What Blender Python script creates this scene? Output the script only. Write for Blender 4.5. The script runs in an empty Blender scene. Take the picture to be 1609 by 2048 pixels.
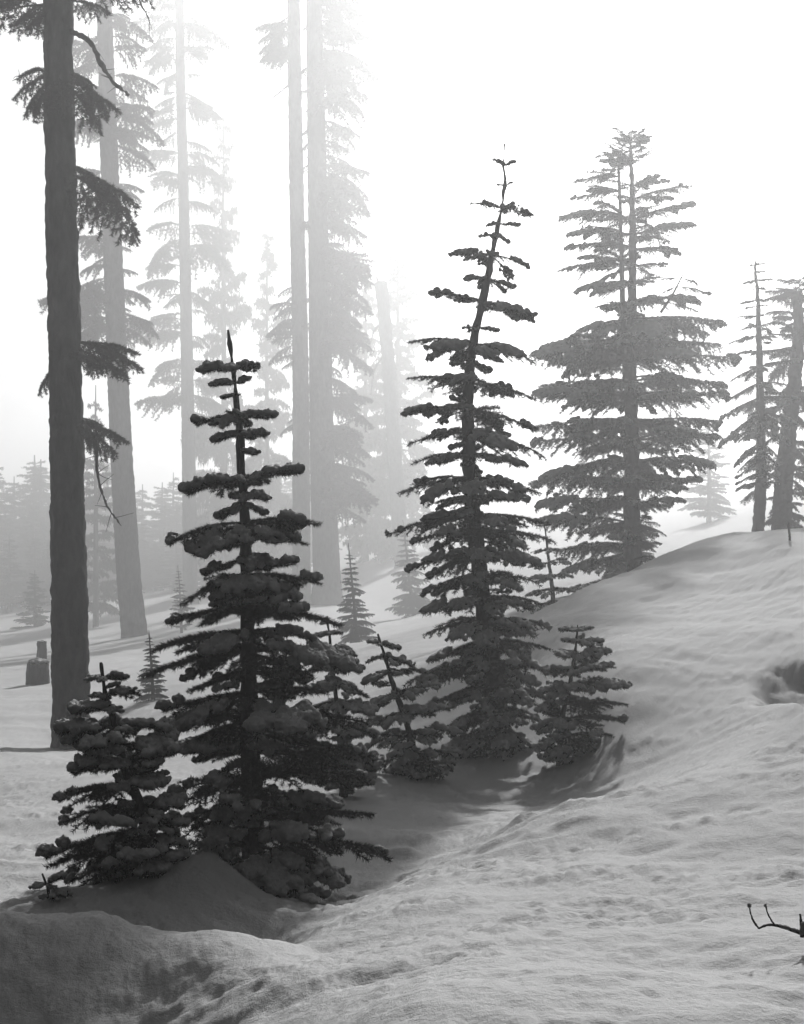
import bpy, math, random
import numpy as np
from mathutils import Vector, Matrix, Euler

scene = bpy.context.scene
C = scene.collection
R = math.radians

# ------------------------------------------------------------------ camera
F = 2813.0            # focal length in photograph pixels (1609 x 2048)
CZ = 4.0              # eye height above the valley floor datum
cam_data = bpy.data.cameras.new('camera')
cam = bpy.data.objects.new('camera', cam_data)
C.objects.link(cam)
cam.location = (0, 0, CZ)
cam.rotation_euler = (R(90), 0, 0)
cam_data.sensor_fit = 'VERTICAL'
cam_data.sensor_height = 24.0
cam_data.lens = 24.0 * F / 2048.0
cam_data.clip_start = 0.1
cam_data.clip_end = 2000.0
scene.camera = cam

# ------------------------------------------------------------------ light
SUN_AZ, SUN_EL = 13.0, 25.0       # degrees right of the view axis, above the horizon
world = bpy.data.worlds.new('World')
scene.world = world
world.use_nodes = True
wn, wl = world.node_tree.nodes, world.node_tree.links
wn.clear()
sky = wn.new('ShaderNodeTexSky')
sky.sky_type = 'NISHITA'
sky.sun_disc = False
sky.sun_elevation = R(SUN_EL)
sky.sun_rotation = R(SUN_AZ)
sky.dust_density = 10.0
sky.air_density = 1.0
bw = wn.new('ShaderNodeRGBToBW')
bg = wn.new('ShaderNodeBackground')
bg.inputs['Strength'].default_value = 0.07
wo = wn.new('ShaderNodeOutputWorld')
wl.new(sky.outputs[0], bw.inputs[0])
wl.new(bw.outputs[0], bg.inputs['Color'])
wl.new(bg.outputs[0], wo.inputs[0])

sun_data = bpy.data.lights.new('sun', 'SUN')
sun_data.energy = 5.0
sun_data.angle = R(2.5)       # softened by the mist
sun_data.color = (1, 1, 1)        # the photograph is black and white
sun = bpy.data.objects.new('sun', sun_data)
C.objects.link(sun)
az, el = R(SUN_AZ), R(SUN_EL)
to_sun = Vector((math.sin(az) * math.cos(el), math.cos(az) * math.cos(el), math.sin(el)))
sun.rotation_euler = to_sun.to_track_quat('Z', 'Y').to_euler()
sun.location = to_sun * 60

vs = scene.view_settings
vs.view_transform = 'Standard'
vs.look = 'None'
vs.gamma = 1.0
vs.use_curve_mapping = False
vs.exposure = -0.44
HAZE_DENSITY, HAZE_G = 0.0027, 0.69

cy = scene.cycles
cy.max_bounces = 4
cy.diffuse_bounces = 0
cy.glossy_bounces = 1
cy.transmission_bounces = 2
cy.transparent_max_bounces = 4
cy.volume_bounces = 1
cy.use_adaptive_sampling = False
cy.use_denoising = True
cy.denoiser = 'OPENIMAGEDENOISE'
cy.denoising_input_passes = 'RGB_ALBEDO_NORMAL'
cy.denoising_prefilter = 'ACCURATE'
cy.sample_clamp_indirect = 6.0
cy.caustics_reflective = False
cy.caustics_refractive = False

# ------------------------------------------------------------------ helpers
def W(d):
    """spread the far plan out in depth"""
    return d if d < 20 else 20 + (d - 20) * 1.6 if d < 35 else 44 + (d - 35) * 3.4

def P(px, py, d):
    """world point seen at photograph pixel (px, py) at distance W(d) along the view axis"""
    d = W(d)
    return np.array([(px - 804.5) / F * d, d, CZ - (py - 1024.0) / F * d])

def _hash(ix, iy, iz, seed):
    n = (ix * 374761393 + iy * 668265263 + iz * 2147483647 + seed * 974634777) & 0xffffffff
    n = ((n ^ (n >> 13)) * 1274126177) & 0xffffffff
    n = ((n ^ (n >> 16)) * 2246822519) & 0xffffffff
    return ((n ^ (n >> 15)) & 0xffff) / 65535.0 * 2 - 1

def vnoise(p, seed=0):
    """smooth value noise, p: (n, 3)"""
    p = np.asarray(p, float)
    i = np.floor(p).astype(np.int64)
    f = p - i
    f = f * f * f * (f * (f * 6 - 15) + 10)
    out = 0
    for dx in (0, 1):
        wx = f[:, 0] if dx else 1 - f[:, 0]
        for dy in (0, 1):
            wy = f[:, 1] if dy else 1 - f[:, 1]
            for dz in (0, 1):
                wz = f[:, 2] if dz else 1 - f[:, 2]
                out = out + wx * wy * wz * _hash(i[:, 0] + dx, i[:, 1] + dy, i[:, 2] + dz, seed)
    return out

def fbm(p, octaves=4, seed=0, gain=0.5):
    a, out, q = 1.0, 0, np.asarray(p, float)
    for k in range(octaves):
        out = out + a * vnoise(q, seed + k * 17)
        q = q * 2.03 + 11.7
        a *= gain
    return out

class MB:
    """collects triangles; build() links them as one mesh"""
    def __init__(self):
        self.v, self.t, self.m, self.n = [], [], [], 0
    def add(self, v, t, mat=0):
        v = np.asarray(v, np.float32).reshape(-1, 3)
        t = np.asarray(t, np.int32).reshape(-1, 3)
        if len(t) == 0:
            return
        self.v.append(v)
        self.t.append(t + self.n)
        self.m.append(np.full(len(t), mat, np.int32))
        self.n += len(v)
    def merge(self, other, M=None):
        """append another MB, moved by a 4x4"""
        v = np.concatenate(other.v)
        if M is not None:
            A = np.array(M)
            v = v @ A[:3, :3].T + A[:3, 3]
        self.v.append(v.astype(np.float32))
        self.t.append(np.concatenate(other.t) + self.n)
        self.m.append(np.concatenate(other.m))
        self.n += len(v)
    def mesh(self, name, mats, smooth=True):
        return tri_mesh(name, np.concatenate(self.v), np.concatenate(self.t), mats, np.concatenate(self.m), smooth)

def tri_mesh(name, v, t, mats, mi=None, smooth=True):
    me = bpy.data.meshes.new(name)
    me.vertices.add(len(v))
    me.vertices.foreach_set('co', np.ascontiguousarray(v, np.float32).ravel())
    me.loops.add(len(t) * 3)
    me.loops.foreach_set('vertex_index', np.ascontiguousarray(t, np.int32).ravel())
    me.polygons.add(len(t))
    me.polygons.foreach_set('loop_start', np.arange(0, len(t) * 3, 3, dtype=np.int32))
    me.polygons.foreach_set('use_smooth', np.full(len(t), smooth, bool))
    for m in mats:
        me.materials.append(m)
    if mi is not None:
        me.polygons.foreach_set('material_index', np.ascontiguousarray(mi, np.int32))
    me.update(calc_edges=True)
    me.validate()
    return me

def obj(name, me, parent=None, M=None):
    o = bpy.data.objects.new(name, me)
    C.objects.link(o)
    if parent is not None:
        o.parent = parent
    if M is not None:
        o.matrix_basis = M
    return o

def tag(o, label=None, cat=None, group=None, kind=None):
    if label: o['label'] = label
    if cat: o['category'] = cat
    if group: o['group'] = group
    if kind: o['kind'] = kind
    return o

def thing(name, loc, label, cat, group=None):
    e = bpy.data.objects.new(name, None)
    e.empty_display_size = 0.2
    e.location = Vector(loc)
    C.objects.link(e)
    return tag(e, label, cat, group)

def smooth_path(pts, n):
    """Catmull-Rom through pts, n samples"""
    p = np.asarray(pts, float)
    if len(p) == 2:
        u = np.linspace(0, 1, n)[:, None]
        return p[0] * (1 - u) + p[1] * u
    q = np.vstack([2 * p[0] - p[1], p, 2 * p[-1] - p[-2]])
    seg = len(p) - 1
    u = np.linspace(0, seg, n)
    k = np.minimum(u.astype(int), seg - 1)
    f = (u - k)[:, None]
    a, b, c, d = q[k], q[k + 1], q[k + 2], q[k + 3]
    return 0.5 * (2 * b + (c - a) * f + (2 * a - 5 * b + 4 * c - d) * f ** 2 + (3 * b - a - 3 * c + d) * f ** 3)

def tube(path, rad, sides=6, cap=True, rough=0.0, seed=0, rscale=30.0):
    path = np.asarray(path, float)
    n = len(path)
    rad = np.broadcast_to(np.asarray(rad, float), (n,))
    tan = np.gradient(path, axis=0)
    tan /= np.linalg.norm(tan, axis=1)[:, None] + 1e-9
    ref = np.array([0, 0, 1.0]) if abs(tan[:, 2]).mean() < 0.8 else np.array([0, 1.0, 0])
    s = np.cross(tan, ref); s /= np.linalg.norm(s, axis=1)[:, None] + 1e-9
    w = np.cross(s, tan)
    a = np.linspace(0, 2 * math.pi, sides, endpoint=False)
    dirs = s[:, None, :] * np.cos(a)[None, :, None] + w[:, None, :] * np.sin(a)[None, :, None]
    rr = np.repeat(rad[:, None], sides, 1)
    if rough:
        q = (path[:, None, :] + dirs * rad[:, None, None]).reshape(-1, 3)
        nz = fbm(q * [rscale, rscale, rscale * 0.45], 3, seed).reshape(n, sides)
        rr = rr + rough * nz
    v = (path[:, None, :] + dirs * rr[:, :, None]).reshape(-1, 3)
    i = np.arange(n - 1)[:, None] * sides
    j = np.arange(sides)[None, :]
    j2 = (j + 1) % sides
    a_, b_, c_, d_ = (i + j).ravel(), (i + j2).ravel(), (i + sides + j2).ravel(), (i + sides + j).ravel()
    t = np.vstack([np.stack([a_, b_, c_], 1), np.stack([a_, c_, d_], 1)])
    if cap:
        e = len(v)
        v = np.vstack([v, path[-1] + tan[-1] * rad[-1] * 0.3, path[0]])
        jj = np.arange(sides)
        t = np.vstack([t, np.stack([(n - 1) * sides + jj, (n - 1) * sides + (jj + 1) % sides, np.full(sides, e)], 1),
                       np.stack([(jj + 1) % sides, jj, np.full(sides, e + 1)], 1)])
    return v, t

# ------------------------------------------------------------------ materials
def material(name, base, rough, noise_scale=8, var=0.3, bump=0.0, bump_scale=60, bump_dist=0.02, stretch=(1, 1, 1), coords='Object', spec=0.3, detail=4):
    m = bpy.data.materials.new(name)
    m.use_nodes = True
    n, l = m.node_tree.nodes, m.node_tree.links
    b = n['Principled BSDF']
    b.inputs['Roughness'].default_value = rough
    b.inputs['Specular IOR Level'].default_value = spec
    tc = n.new('ShaderNodeTexCoord')
    mp = n.new('ShaderNodeMapping')
    mp.inputs['Scale'].default_value = stretch
    l.new(tc.outputs[coords], mp.inputs['Vector'])
    nz = n.new('ShaderNodeTexNoise')
    nz.inputs['Scale'].default_value = noise_scale
    nz.inputs['Detail'].default_value = detail
    l.new(mp.outputs[0], nz.inputs['Vector'])
    cr = n.new('ShaderNodeValToRGB')
    lo, hi = base * (1 - var), base * (1 + var)
    cr.color_ramp.elements[0].position = 0.3
    cr.color_ramp.elements[0].color = (lo, lo, lo, 1)
    cr.color_ramp.elements[1].position = 0.7
    cr.color_ramp.elements[1].color = (hi, hi, hi, 1)
    l.new(nz.outputs['Fac'], cr.inputs['Fac'])
    l.new(cr.outputs['Color'], b.inputs['Base Color'])
    if bump:
        n2 = n.new('ShaderNodeTexNoise')
        n2.inputs['Scale'].default_value = bump_scale
        n2.inputs['Detail'].default_value = 5
        l.new(mp.outputs[0], n2.inputs['Vector'])
        bp = n.new('ShaderNodeBump')
        bp.inputs['Strength'].default_value = bump
        bp.inputs['Distance'].default_value = bump_dist
        l.new(n2.outputs['Fac'], bp.inputs['Height'])
        l.new(bp.outputs['Normal'], b.inputs['Normal'])
    return m

M_SNOW = material('fresh_snow', 0.88, 0.85, 5, 0.04, 0.9, 90, 0.012, spec=0.15)
M_GROUND = material('snow_cover', 0.88, 0.85, 0.6, 0.03, 0.8, 34, 0.012, spec=0.15)
def add_grain(m, scale, strength, dist):
    n, l = m.node_tree.nodes, m.node_tree.links
    b = n['Principled BSDF']
    first = b.inputs['Normal'].links[0].from_socket
    tc = n.new('ShaderNodeTexCoord')
    nz = n.new('ShaderNodeTexNoise'); nz.inputs['Scale'].default_value = scale; nz.inputs['Detail'].default_value = 3; nz.inputs['Roughness'].default_value = 0.7
    l.new(tc.outputs['Object'], nz.inputs['Vector'])
    bp = n.new('ShaderNodeBump'); bp.inputs['Strength'].default_value = strength; bp.inputs['Distance'].default_value = dist
    l.new(nz.outputs['Fac'], bp.inputs['Height']); l.new(first, bp.inputs['Normal']); l.new(bp.outputs['Normal'], b.inputs['Normal'])
add_grain(M_GROUND, 140, 0.9, 0.006)
M_NEEDLE = material('fir_needles', 0.022, 0.8, 9, 0.35, spec=0.2)
M_TWIG = material('twig_bark', 0.035, 0.85, 30, 0.4, spec=0.15)
M_BARK = material('fir_bark', 0.045, 0.9, 5, 0.45, 0.9, 14, 0.05, stretch=(1, 1, 0.35), spec=0.15)
M_WOOD = material('weathered_stump_wood', 0.10, 0.9, 6, 0.35, 0.8, 20, 0.04, stretch=(1, 1, 0.2), spec=0.15)

# ------------------------------------------------------------------ terrain
# ground samples read off the photograph: pixel x, pixel y, distance
GS = [
 # near slope, left mound and its crest
 (-300,2048,6.3),(0,2048,6.3),(300,2048,6.25),(520,2048,5.85),(760,2048,4.8),(1100,2048,4.4),(1609,2048,4.4),(2000,2048,4.4),
 (0,1920,6.72),(200,1932,6.66),(400,1955,6.5),(560,1965,6.2),(-300,1918,6.72),
 (-300,1820,7.3),(0,1816,7.3),(200,1826,7.3),(430,1868,7.1),(560,1897,7.1),(640,1915,7.0),
 (0,1860,7.8),(200,1882,7.8),(330,1915,7.8),(430,1935,7.8),(540,1940,7.9),
 (800,2000,5.4),(800,1860,7.2),(1000,1860,6.7),(1300,1900,5.9),(1609,1860,5.9),(1300,1790,7.3),(1609,1720,7.7),(1900,1720,7.7),
 (1300,1690,9.0),(1609,1570,10.0),(1900,1500,10.0),(1100,1740,8.6),
 (640,1850,8.0),(720,1806,8.4),(850,1748,9.3),(1000,1692,10.2),(1200,1608,11.5),(1400,1545,12.2),(1500,1490,12.6),(1609,1430,12.8),(1850,1350,12.8),
 # hollow behind the left crest and the tree well
 (100,1806,8.6),(-200,1800,8.6),(300,1838,8.4),(430,1868,8.3),(540,1870,8.5),(420,1765,9.3),(330,1785,9.2),(500,1800,9.9),(640,1812,9.6),(700,1795,10.0),
 (60,1770,9.6),(0,1700,11.3),(100,1690,11.5),(250,1690,11.5),(400,1690,11.5),(0,1600,17),(250,1610,15.5),(450,1620,14.5),(600,1680,12.0),
 (-300,1700,12),(-500,1600,22),(0,1500,24.5),(145,1500,26),(300,1480,24),(500,1480,21),(650,1540,15.5),(0,1420,31),(200,1400,33),
 (400,1370,32),(550,1360,30),(70,1362,38),(0,1340,42),(-400,1380,42),(270,1290,52),(450,1290,46),(610,1300,40),(700,1282,45),(840,1265,42),
 (605,1215,63),(650,1220,61),(400,1220,75),(100,1270,70),(-300,1290,70),(825,1226,62),(780,1132,82),(600,1160,92),(250,1195,95),(-300,1230,100),
 (900,1065,105),(1000,1220,36),(940,1160,62),
 # floor of the trough, foot of the hill
 (740,1562,14.6),(850,1545,15.8),(1000,1512,17.4),(1150,1500,17.0),(1250,1475,16.4),(900,1640,13.0),(760,1700,11.6),(860,1720,10.8),(1050,1625,13.2),
 (1150,1590,13.8),(1300,1525,15.2),(1440,1480,15.0),(1520,1440,14.6),
 # hill on the right
 (1200,1400,17.8),(1300,1300,19.4),(1400,1400,17.5),(1500,1300,20),(1500,1180,25.5),(1609,1250,21),(1850,1200,22),(1120,1300,20.8),(1060,1330,21),(1300,1210,25),(1400,1150,27.5),
 (1040,1262,23.5),(1100,1226,25),(1180,1172,27),(1280,1128,29.5),(1400,1086,31.5),(1500,1066,32.5),(1609,1058,33),(1900,1040,33),
 (1100,1240,29),(1180,1205,33),(1255,1165,40),(1400,1108,40),(1520,1086,42),(1609,1080,42),(1900,1060,42),
 (1080,1190,42),(1330,1086,60),(1500,1040,64),(1609,1020,64),(2000,980,64),(1420,1025,85),(1609,985,90),(1150,1090,80),(2000,940,95),
]
G = np.array([P(*g) for g in GS])
extra = [(-3,0,-1.5),(0,0,-1.5),(3,0,-1.5),(-5,-6,-1.6),(5,-6,-1.3),(0,-15,-1.4),(-20,-10,-2.5),(20,-10,0.5),(-25,10,-3.4),(22,12,-0.3),
         (-100,100,-11.0),(100,100,6.0),(-200,350,-17.0),(0,380,-4.5),(200,350,14.0),(0,-60,-1),(-90,0,-5),(90,0,4),(-40,-60,-3),(40,-60,2)]
G = np.vstack([G, [(x, y, z + CZ) for x, y, z in extra]])

def warp(x, y):
    r = np.hypot(x, y) + 1e-6
    k = np.log1p(r / 3.0) * 3.0 / r
    return x * k, y * k

def tps(r2):
    return 0.5 * r2 * np.log(r2 + 1e-9)

gx, gy = warp(G[:, 0], G[:, 1])
D2 = (gx[:, None] - gx) ** 2 + (gy[:, None] - gy) ** 2
n_ = len(G)
A_ = np.zeros((n_ + 3, n_ + 3))
A_[:n_, :n_] = tps(D2) + np.eye(n_) * 0.003
A_[:n_, n_:] = np.stack([np.ones(n_), gx, gy], 1)
A_[n_:, :n_] = A_[:n_, n_:].T
W_ = np.linalg.solve(A_, np.concatenate([G[:, 2], np.zeros(3)]))

def gauss(x, y, cx, cyy, sx, sy=None, rot=0.0):
    sy = sy or sx
    c, s = math.cos(rot), math.sin(rot)
    u, v = (x - cx) * c + (y - cyy) * s, -(x - cx) * s + (y - cyy) * c
    return np.exp(-0.5 * ((u / sx) ** 2 + (v / sy) ** 2))

def ground_z(x, y, detail=True):
    x, y = np.atleast_1d(np.asarray(x, float)), np.atleast_1d(np.asarray(y, float))
    z = np.empty(len(x))
    for s in range(0, len(x), 40000):
        wx, wy = warp(x[s:s + 40000], y[s:s + 40000])
        K = tps((wx[:, None] - gx) ** 2 + (wy[:, None] - gy) ** 2)
        z[s:s + 40000] = K @ W_[:n_] + W_[n_] + W_[n_ + 1] * wx + W_[n_ + 2] * wy
    r = np.hypot(x, y)
    far = np.clip((r - 300) / 180, 0, 1)
    z = z * (1 - far) + (CZ - 1.5 + 0.03 * x) * far
    z = z + 0.06 * np.exp(-((y - 7.25 - 0.12 * (x + 1.6)) / 0.5) ** 2) / (1 + np.exp((x + 0.75) / 0.16))      # crest of the near mound
    # scoop on the right edge, small pits, clods in the tree well
    c = P(1600, 1395, 13.4); u = (((x - 5.15) / 0.85) ** 2 + ((y - 16.2) / 2.1) ** 2) * (1 + 0.16 * fbm(np.stack([x * 1.7, y * 1.1, x * 0], 1), 3, 14)); z = z - 0.46 * np.exp(-u ** 3) * (1 + 0.25 * fbm(np.stack([x * 2.2, y * 2.2, x * 0], 1), 2, 12))
    for hx, hy, a, s in ((4.35, 14.7, 0.22, 0.5), (3.85, 13.9, 0.14, 0.42), (3.4, 13.25, 0.08, 0.36)):
        z = z - a * gauss(x, y, hx, hy, s * 1.2, s * 0.6, 1.0)
    for px, py, d, a, s in ((722, 1952, 5.9, 0.05, 0.07), (1215, 1972, 5.1, 0.05, 0.06), (1280, 1700, 9, 0.04, 0.1), (1085, 1655, 11.4, 0.03, 0.12)):
        c = P(px, py, d); z = z - a * gauss(x, y, c[0], c[1], s * 1.3, s)
    for px, py, d, a, s in ((425, 1770, 9.35, 0.08, 0.25), (470, 1790, 9.3, 0.05, 0.16), (350, 1790, 9.2, 0.06, 0.2), (560, 1835, 9.0, 0.06, 0.2), (600, 1815, 9.4, 0.05, 0.15)):
        c = P(px, py, d); z = z + a * gauss(x, y, c[0], c[1], s)
    if detail:
        p = np.stack([x, y, np.zeros(len(x))], 1)
        z = z + 0.07 * fbm(p * 0.55, 3, 5)                                        # soft drifts
        near = 1 / (1 + (r / 14) ** 2)
        mound = gauss(x, y, -2.4, 6.5, 1.9, 1.0)
        z = z + 0.014 * fbm(p * [3.0, 4.6, 1], 3, 31) * (0.35 + near) * (1 - 0.7 * mound)
        patch = np.clip(fbm(p * [1.1, 2.2, 1] + 7, 3, 61) * 1.3 + 0.12, 0, 1)                # crusty patches in smooth snow
        z = z + (0.004 + 0.012 * patch * (1 - mound) + 0.003 * mound) * fbm(p * [13, 13, 1], 3, 77, 0.6) * (0.45 + near)
        z = z + 0.006 * mound * fbm(p * [6, 6, 1], 2, 79)
        # melt ripples on the hill, running down to the left
        c, s = math.cos(R(62)), math.sin(R(62))
        q = np.stack([(x * c + y * s) * 0.55, (-x * s + y * c) * 4.2, np.zeros(len(x))], 1)
        hill = gauss(x, y, 7.0, 28.0, 6.0, 10.0)
        z = z + 0.020 * fbm(q, 4, 91, 0.6) * (0.15 + hill)
        # disturbed snow in the hollow right of the front tree, lumps dropped from the branches
        dist = gauss(x, y, -0.1, 11.0, 1.6, 1.0) + 0.8 * gauss(x, y, -1.4, 9.4, 1.0, 0.5) + 0.5 * gauss(x, y, -5.2, 12.5, 1.8, 2.2)
        lump = np.maximum(0, fbm(p * [3.0, 5.5, 1], 3, 55) - 0.05)
        z = z + 0.06 * lump * dist
    return z

def gz(x, y):
    return float(ground_z([x], [y], False)[0]) + 0.07 * float(fbm(np.array([[x, y, 0]]) * 0.55, 3, 5)[0])

def build_ground():
    th = np.concatenate([np.arange(-180, -27, 3.0), np.arange(-27, -20, 0.25), np.arange(-20, 20, 0.075), np.arange(20, 27, 0.25), np.arange(27, 180, 3.0)])
    rr = [0.5, 1.0, 1.6, 2.2, 2.8, 3.2, 3.5]
    while rr[-1] < 95: rr.append(rr[-1] * 1.0062)
    while rr[-1] < 900: rr.append(rr[-1] * 1.05)
    rr = np.array(rr)
    T, RR = np.meshgrid(np.radians(th), rr)
    x, y = (RR * np.sin(T)).ravel(), (RR * np.cos(T)).ravel()
    z = ground_z(x, y)
    n, m = len(rr), len(th)
    v = np.concatenate([np.stack([x, y, z], 1), [[0, 0, gz(0, 0)]]])
    i = np.arange(n - 1)[:, None] * m
    j = np.arange(m)[None, :]
    j2 = (j + 1) % m
    a, b, c, d = (i + j).ravel(), (i + j2).ravel(), (i + m + j2).ravel(), (i + m + j).ravel()
    jj = np.arange(m)
    t = np.vstack([np.stack([a, d, c], 1), np.stack([a, c, b], 1), np.stack([np.full(m, n * m), jj, (jj + 1) % m], 1)])
    o = obj('snow_ground', tri_mesh('snow_ground', v, t, [M_GROUND]))
    tag(o, kind='structure')
    return float(z.min())
Z_MIN = build_ground()

# ------------------------------------------------------------------ branches
def blob_union(blobs, voxel, amp, seed, name):
    """snow: many small mounds fused into one skin"""
    bm_v, bm_t, n = [], [], 0
    ico = ICO
    for (c, r) in blobs:
        bm_v.append(ico[0] * r + c); bm_t.append(ico[1] + n); n += len(ico[0])
    me = tri_mesh('tmp', np.concatenate(bm_v), np.concatenate(bm_t), [])
    o = bpy.data.objects.new('tmp', me)
    C.objects.link(o)
    rm = o.modifiers.new('r', 'REMESH'); rm.mode = 'VOXEL'; rm.voxel_size = voxel; rm.use_smooth_shade = True
    sm = o.modifiers.new('s', 'SMOOTH'); sm.iterations = 2; sm.factor = 0.5
    dg = bpy.context.evaluated_depsgraph_get()
    ev = o.evaluated_get(dg)
    em = bpy.data.meshes.new_from_object(ev, preserve_all_data_layers=False, depsgraph=dg)
    em.name = name
    bpy.data.objects.remove(o)
    bpy.data.meshes.remove(me)
    co = np.empty(len(em.vertices) * 3, np.float32); em.vertices.foreach_get('co', co)
    no = np.empty(len(em.vertices) * 3, np.float32); em.vertices.foreach_get('normal', no)
    co, no = co.reshape(-1, 3), no.reshape(-1, 3)
    co = co + no * (amp * fbm(co / (voxel * 2.4), 3, seed, 0.6))[:, None]
    em.vertices.foreach_set('co', co.astype(np.float32).ravel())
    em.materials.clear(); em.materials.append(M_SNOW)
    em.polygons.foreach_set('use_smooth', np.ones(len(em.polygons), bool))
    em.update()
    return em

def _ico():
    import bmesh
    b = bmesh.new(); bmesh.ops.create_icosphere(b, subdivisions=1, radius=1.0)
    v = np.array([x.co[:] for x in b.verts]); t = np.array([[q.index for q in f.verts] for f in b.faces]); b.free()
    return v, t
ICO = _ico()

def needles(mb, path, npm, ln, wd, rng, up=0.15, fwd=0.6):
    seg = np.diff(path, axis=0); sl = np.linalg.norm(seg, axis=1); tot = sl.sum()
    n = max(3, int(tot * npm))
    cs = np.concatenate([[0], np.cumsum(sl)])
    s = rng.random(n) * tot
    k = np.clip(np.searchsorted(cs, s) - 1, 0, len(seg) - 1)
    base = path[k] + seg[k] * ((s - cs[k]) / (sl[k] + 1e-9))[:, None]
    d = seg[k] / (sl[k][:, None] + 1e-9)
    rv = rng.normal(size=(n, 3)); rv[:, 2] += up
    rv -= d * (rv * d).sum(1)[:, None]
    rv /= np.linalg.norm(rv, axis=1)[:, None] + 1e-9
    dr = d * fwd + rv * 0.85
    dr /= np.linalg.norm(dr, axis=1)[:, None]
    L = ln * (0.7 + 0.5 * rng.random(n))[:, None]
    side = np.cross(dr, rng.normal(size=(n, 3))); side /= np.linalg.norm(side, axis=1)[:, None] + 1e-9
    a, b, c = base - side * wd * 0.5, base + side * wd * 0.5, base + dr * L
    v = np.stack([a, b, c], 1).reshape(-1, 3)
    mb.add(v, np.arange(n * 3).reshape(-1, 3), 1)

def make_branch(L, seed, ln=0.026, wd=0.005, npm=520, step=0.075, lat=0.5, arch=0.08, snow=0.5, sr=0.04, sstart=0.4, sub=True, hang=0.0, bare=0.12, wr=0.011, voxel=0.013, mb=None):
    """one fir branch along +X with its tip at (L,0,0); returns (wood+needle mesh builder, snow blobs)"""
    rng = np.random.default_rng(seed)
    mb = mb or MB()
    t = np.linspace(0, 1, 14)
    wob = L * 0.02 * np.cumsum(rng.normal(size=14)) * 0.35
    wob = wob - t * wob[-1]
    main = np.stack([L * t, wob, L * arch * 4 * t * (1 - t)], 1)
    shoots = [(main, 0.0)]
    v, f = tube(main, np.linspace(wr * (0.5 + L * 0.9), 0.004, 14), 5, False); mb.add(v, f, 0)
    needles(mb, main[int(14 * bare):], npm, ln, wd, rng)
    s = bare * L + rng.random() * step
    while s < L * 0.985:
        u = s / L
        p = np.array([np.interp(s, main[:, 0], main[:, k]) for k in range(3)])
        for side in (-1, 1):
            if rng.random() < 0.1: continue
            ll = (lat * L * (1 - u) ** 0.75 * min(1.0, 0.35 + u / 0.22 * 0.65) + 0.03 + 0.25 * step) * (0.65 + 0.6 * rng.random())
            a = R(rng.uniform(38, 62))
            w = np.linspace(0, 1, 7)[:, None]
            dirv = np.array([math.cos(a), side * math.sin(a), rng.uniform(-0.12, 0.14)])
            lp = p + dirv * ll * w + np.array([0.12 * ll, 0, 0]) * w ** 2 + np.array([0, 0, -hang * ll]) * w ** 2
            v, f = tube(lp, np.linspace(0.0028 + 0.006 * ll, 0.002, 7), 3, False); mb.add(v, f, 0)
            needles(mb, lp, npm, ln, wd, rng)
            shoots.append((lp, u))
            if sub and ll > 0.16:
                s2 = 0.22 * ll
                sg = 1
                while s2 < ll * 0.95:
                    q = np.array([np.interp(s2 / ll, w[:, 0], lp[:, k]) for k in range(3)])
                    l2 = (0.42 * (ll - s2) + 0.025) * (0.6 + 0.6 * rng.random())
                    b2 = a * 0.15 + sg * R(48)
                    d2 = np.array([math.cos(a + sg * R(45)) , side * math.sin(a + sg * R(45)), rng.uniform(-0.1, 0.15)])
                    w3 = np.linspace(0, 1, 4)[:, None]
                    lp2 = q + d2 * l2 * w3 + np.array([0, 0, -hang * l2]) * w3 ** 2
                    needles(mb, lp2, npm, ln, wd, rng)
                    shoots.append((lp2, u))
                    sg = -sg
                    s2 += step * 0.62
        s += step * (0.75 + 0.5 * rng.random())
    blobs = []
    if snow > -5:
        off = rng.random(3) * 50
        pts = []
        for lp, u in shoots:
            n = max(2, int(np.linalg.norm(lp[-1] - lp[0]) / (sr * 1.1)))
            w = np.linspace(0.12, 0.97, n)
            idx = w * (len(lp) - 1); k = np.minimum(idx.astype(int), len(lp) - 2)
            pts.append(lp[k] + (lp[k + 1] - lp[k]) * (idx - k)[:, None])
        pts = np.concatenate(pts)
        msk = vnoise(pts / (0.10 + 0.16 * L) + off, seed) * 0.75 + (pts[:, 0] / L - sstart) * 1.6 + (snow - 0.5) * 1.2 + rng.normal(size=len(pts)) * 0.1
        pts = pts[msk > 0]
        if len(pts) > 420:
            pts = pts[rng.permutation(len(pts))[:420]]
        for p in pts:
            r = sr * rng.uniform(0.5, 1.45)
            blobs.append((p + np.array([0, 0, r * 0.75]), np.array([r * 1.1, r * 1.1, r * 0.9])))
    return mb, blobs

LIB = {}
def lib(cls, n, L, **kw):
    out = []
    for i in range(n):
        k = dict(kw)
        for key in ('snow', 'arch', 'hang', 'lat'):
            if key in k and isinstance(k[key], tuple):
                lo, hi = k[key]; k[key] = lo + (hi - lo) * ((i * 0.618) % 1.0)
        mb, blobs = make_branch(L, hash((cls, i)) % 10007 if False else 1000 + len(LIB) * 97 + i * 13, **k)
        me = mb.mesh('branch_' + cls, [M_TWIG, M_NEEDLE], False)
        sn = blob_union(blobs, k.get('voxel', 0.013), k.get('sr', 0.04) * 0.34, i, 'snow_' + cls) if len(blobs) > 2 else None
        out.append((me, sn, L))
    LIB[cls] = out

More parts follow.
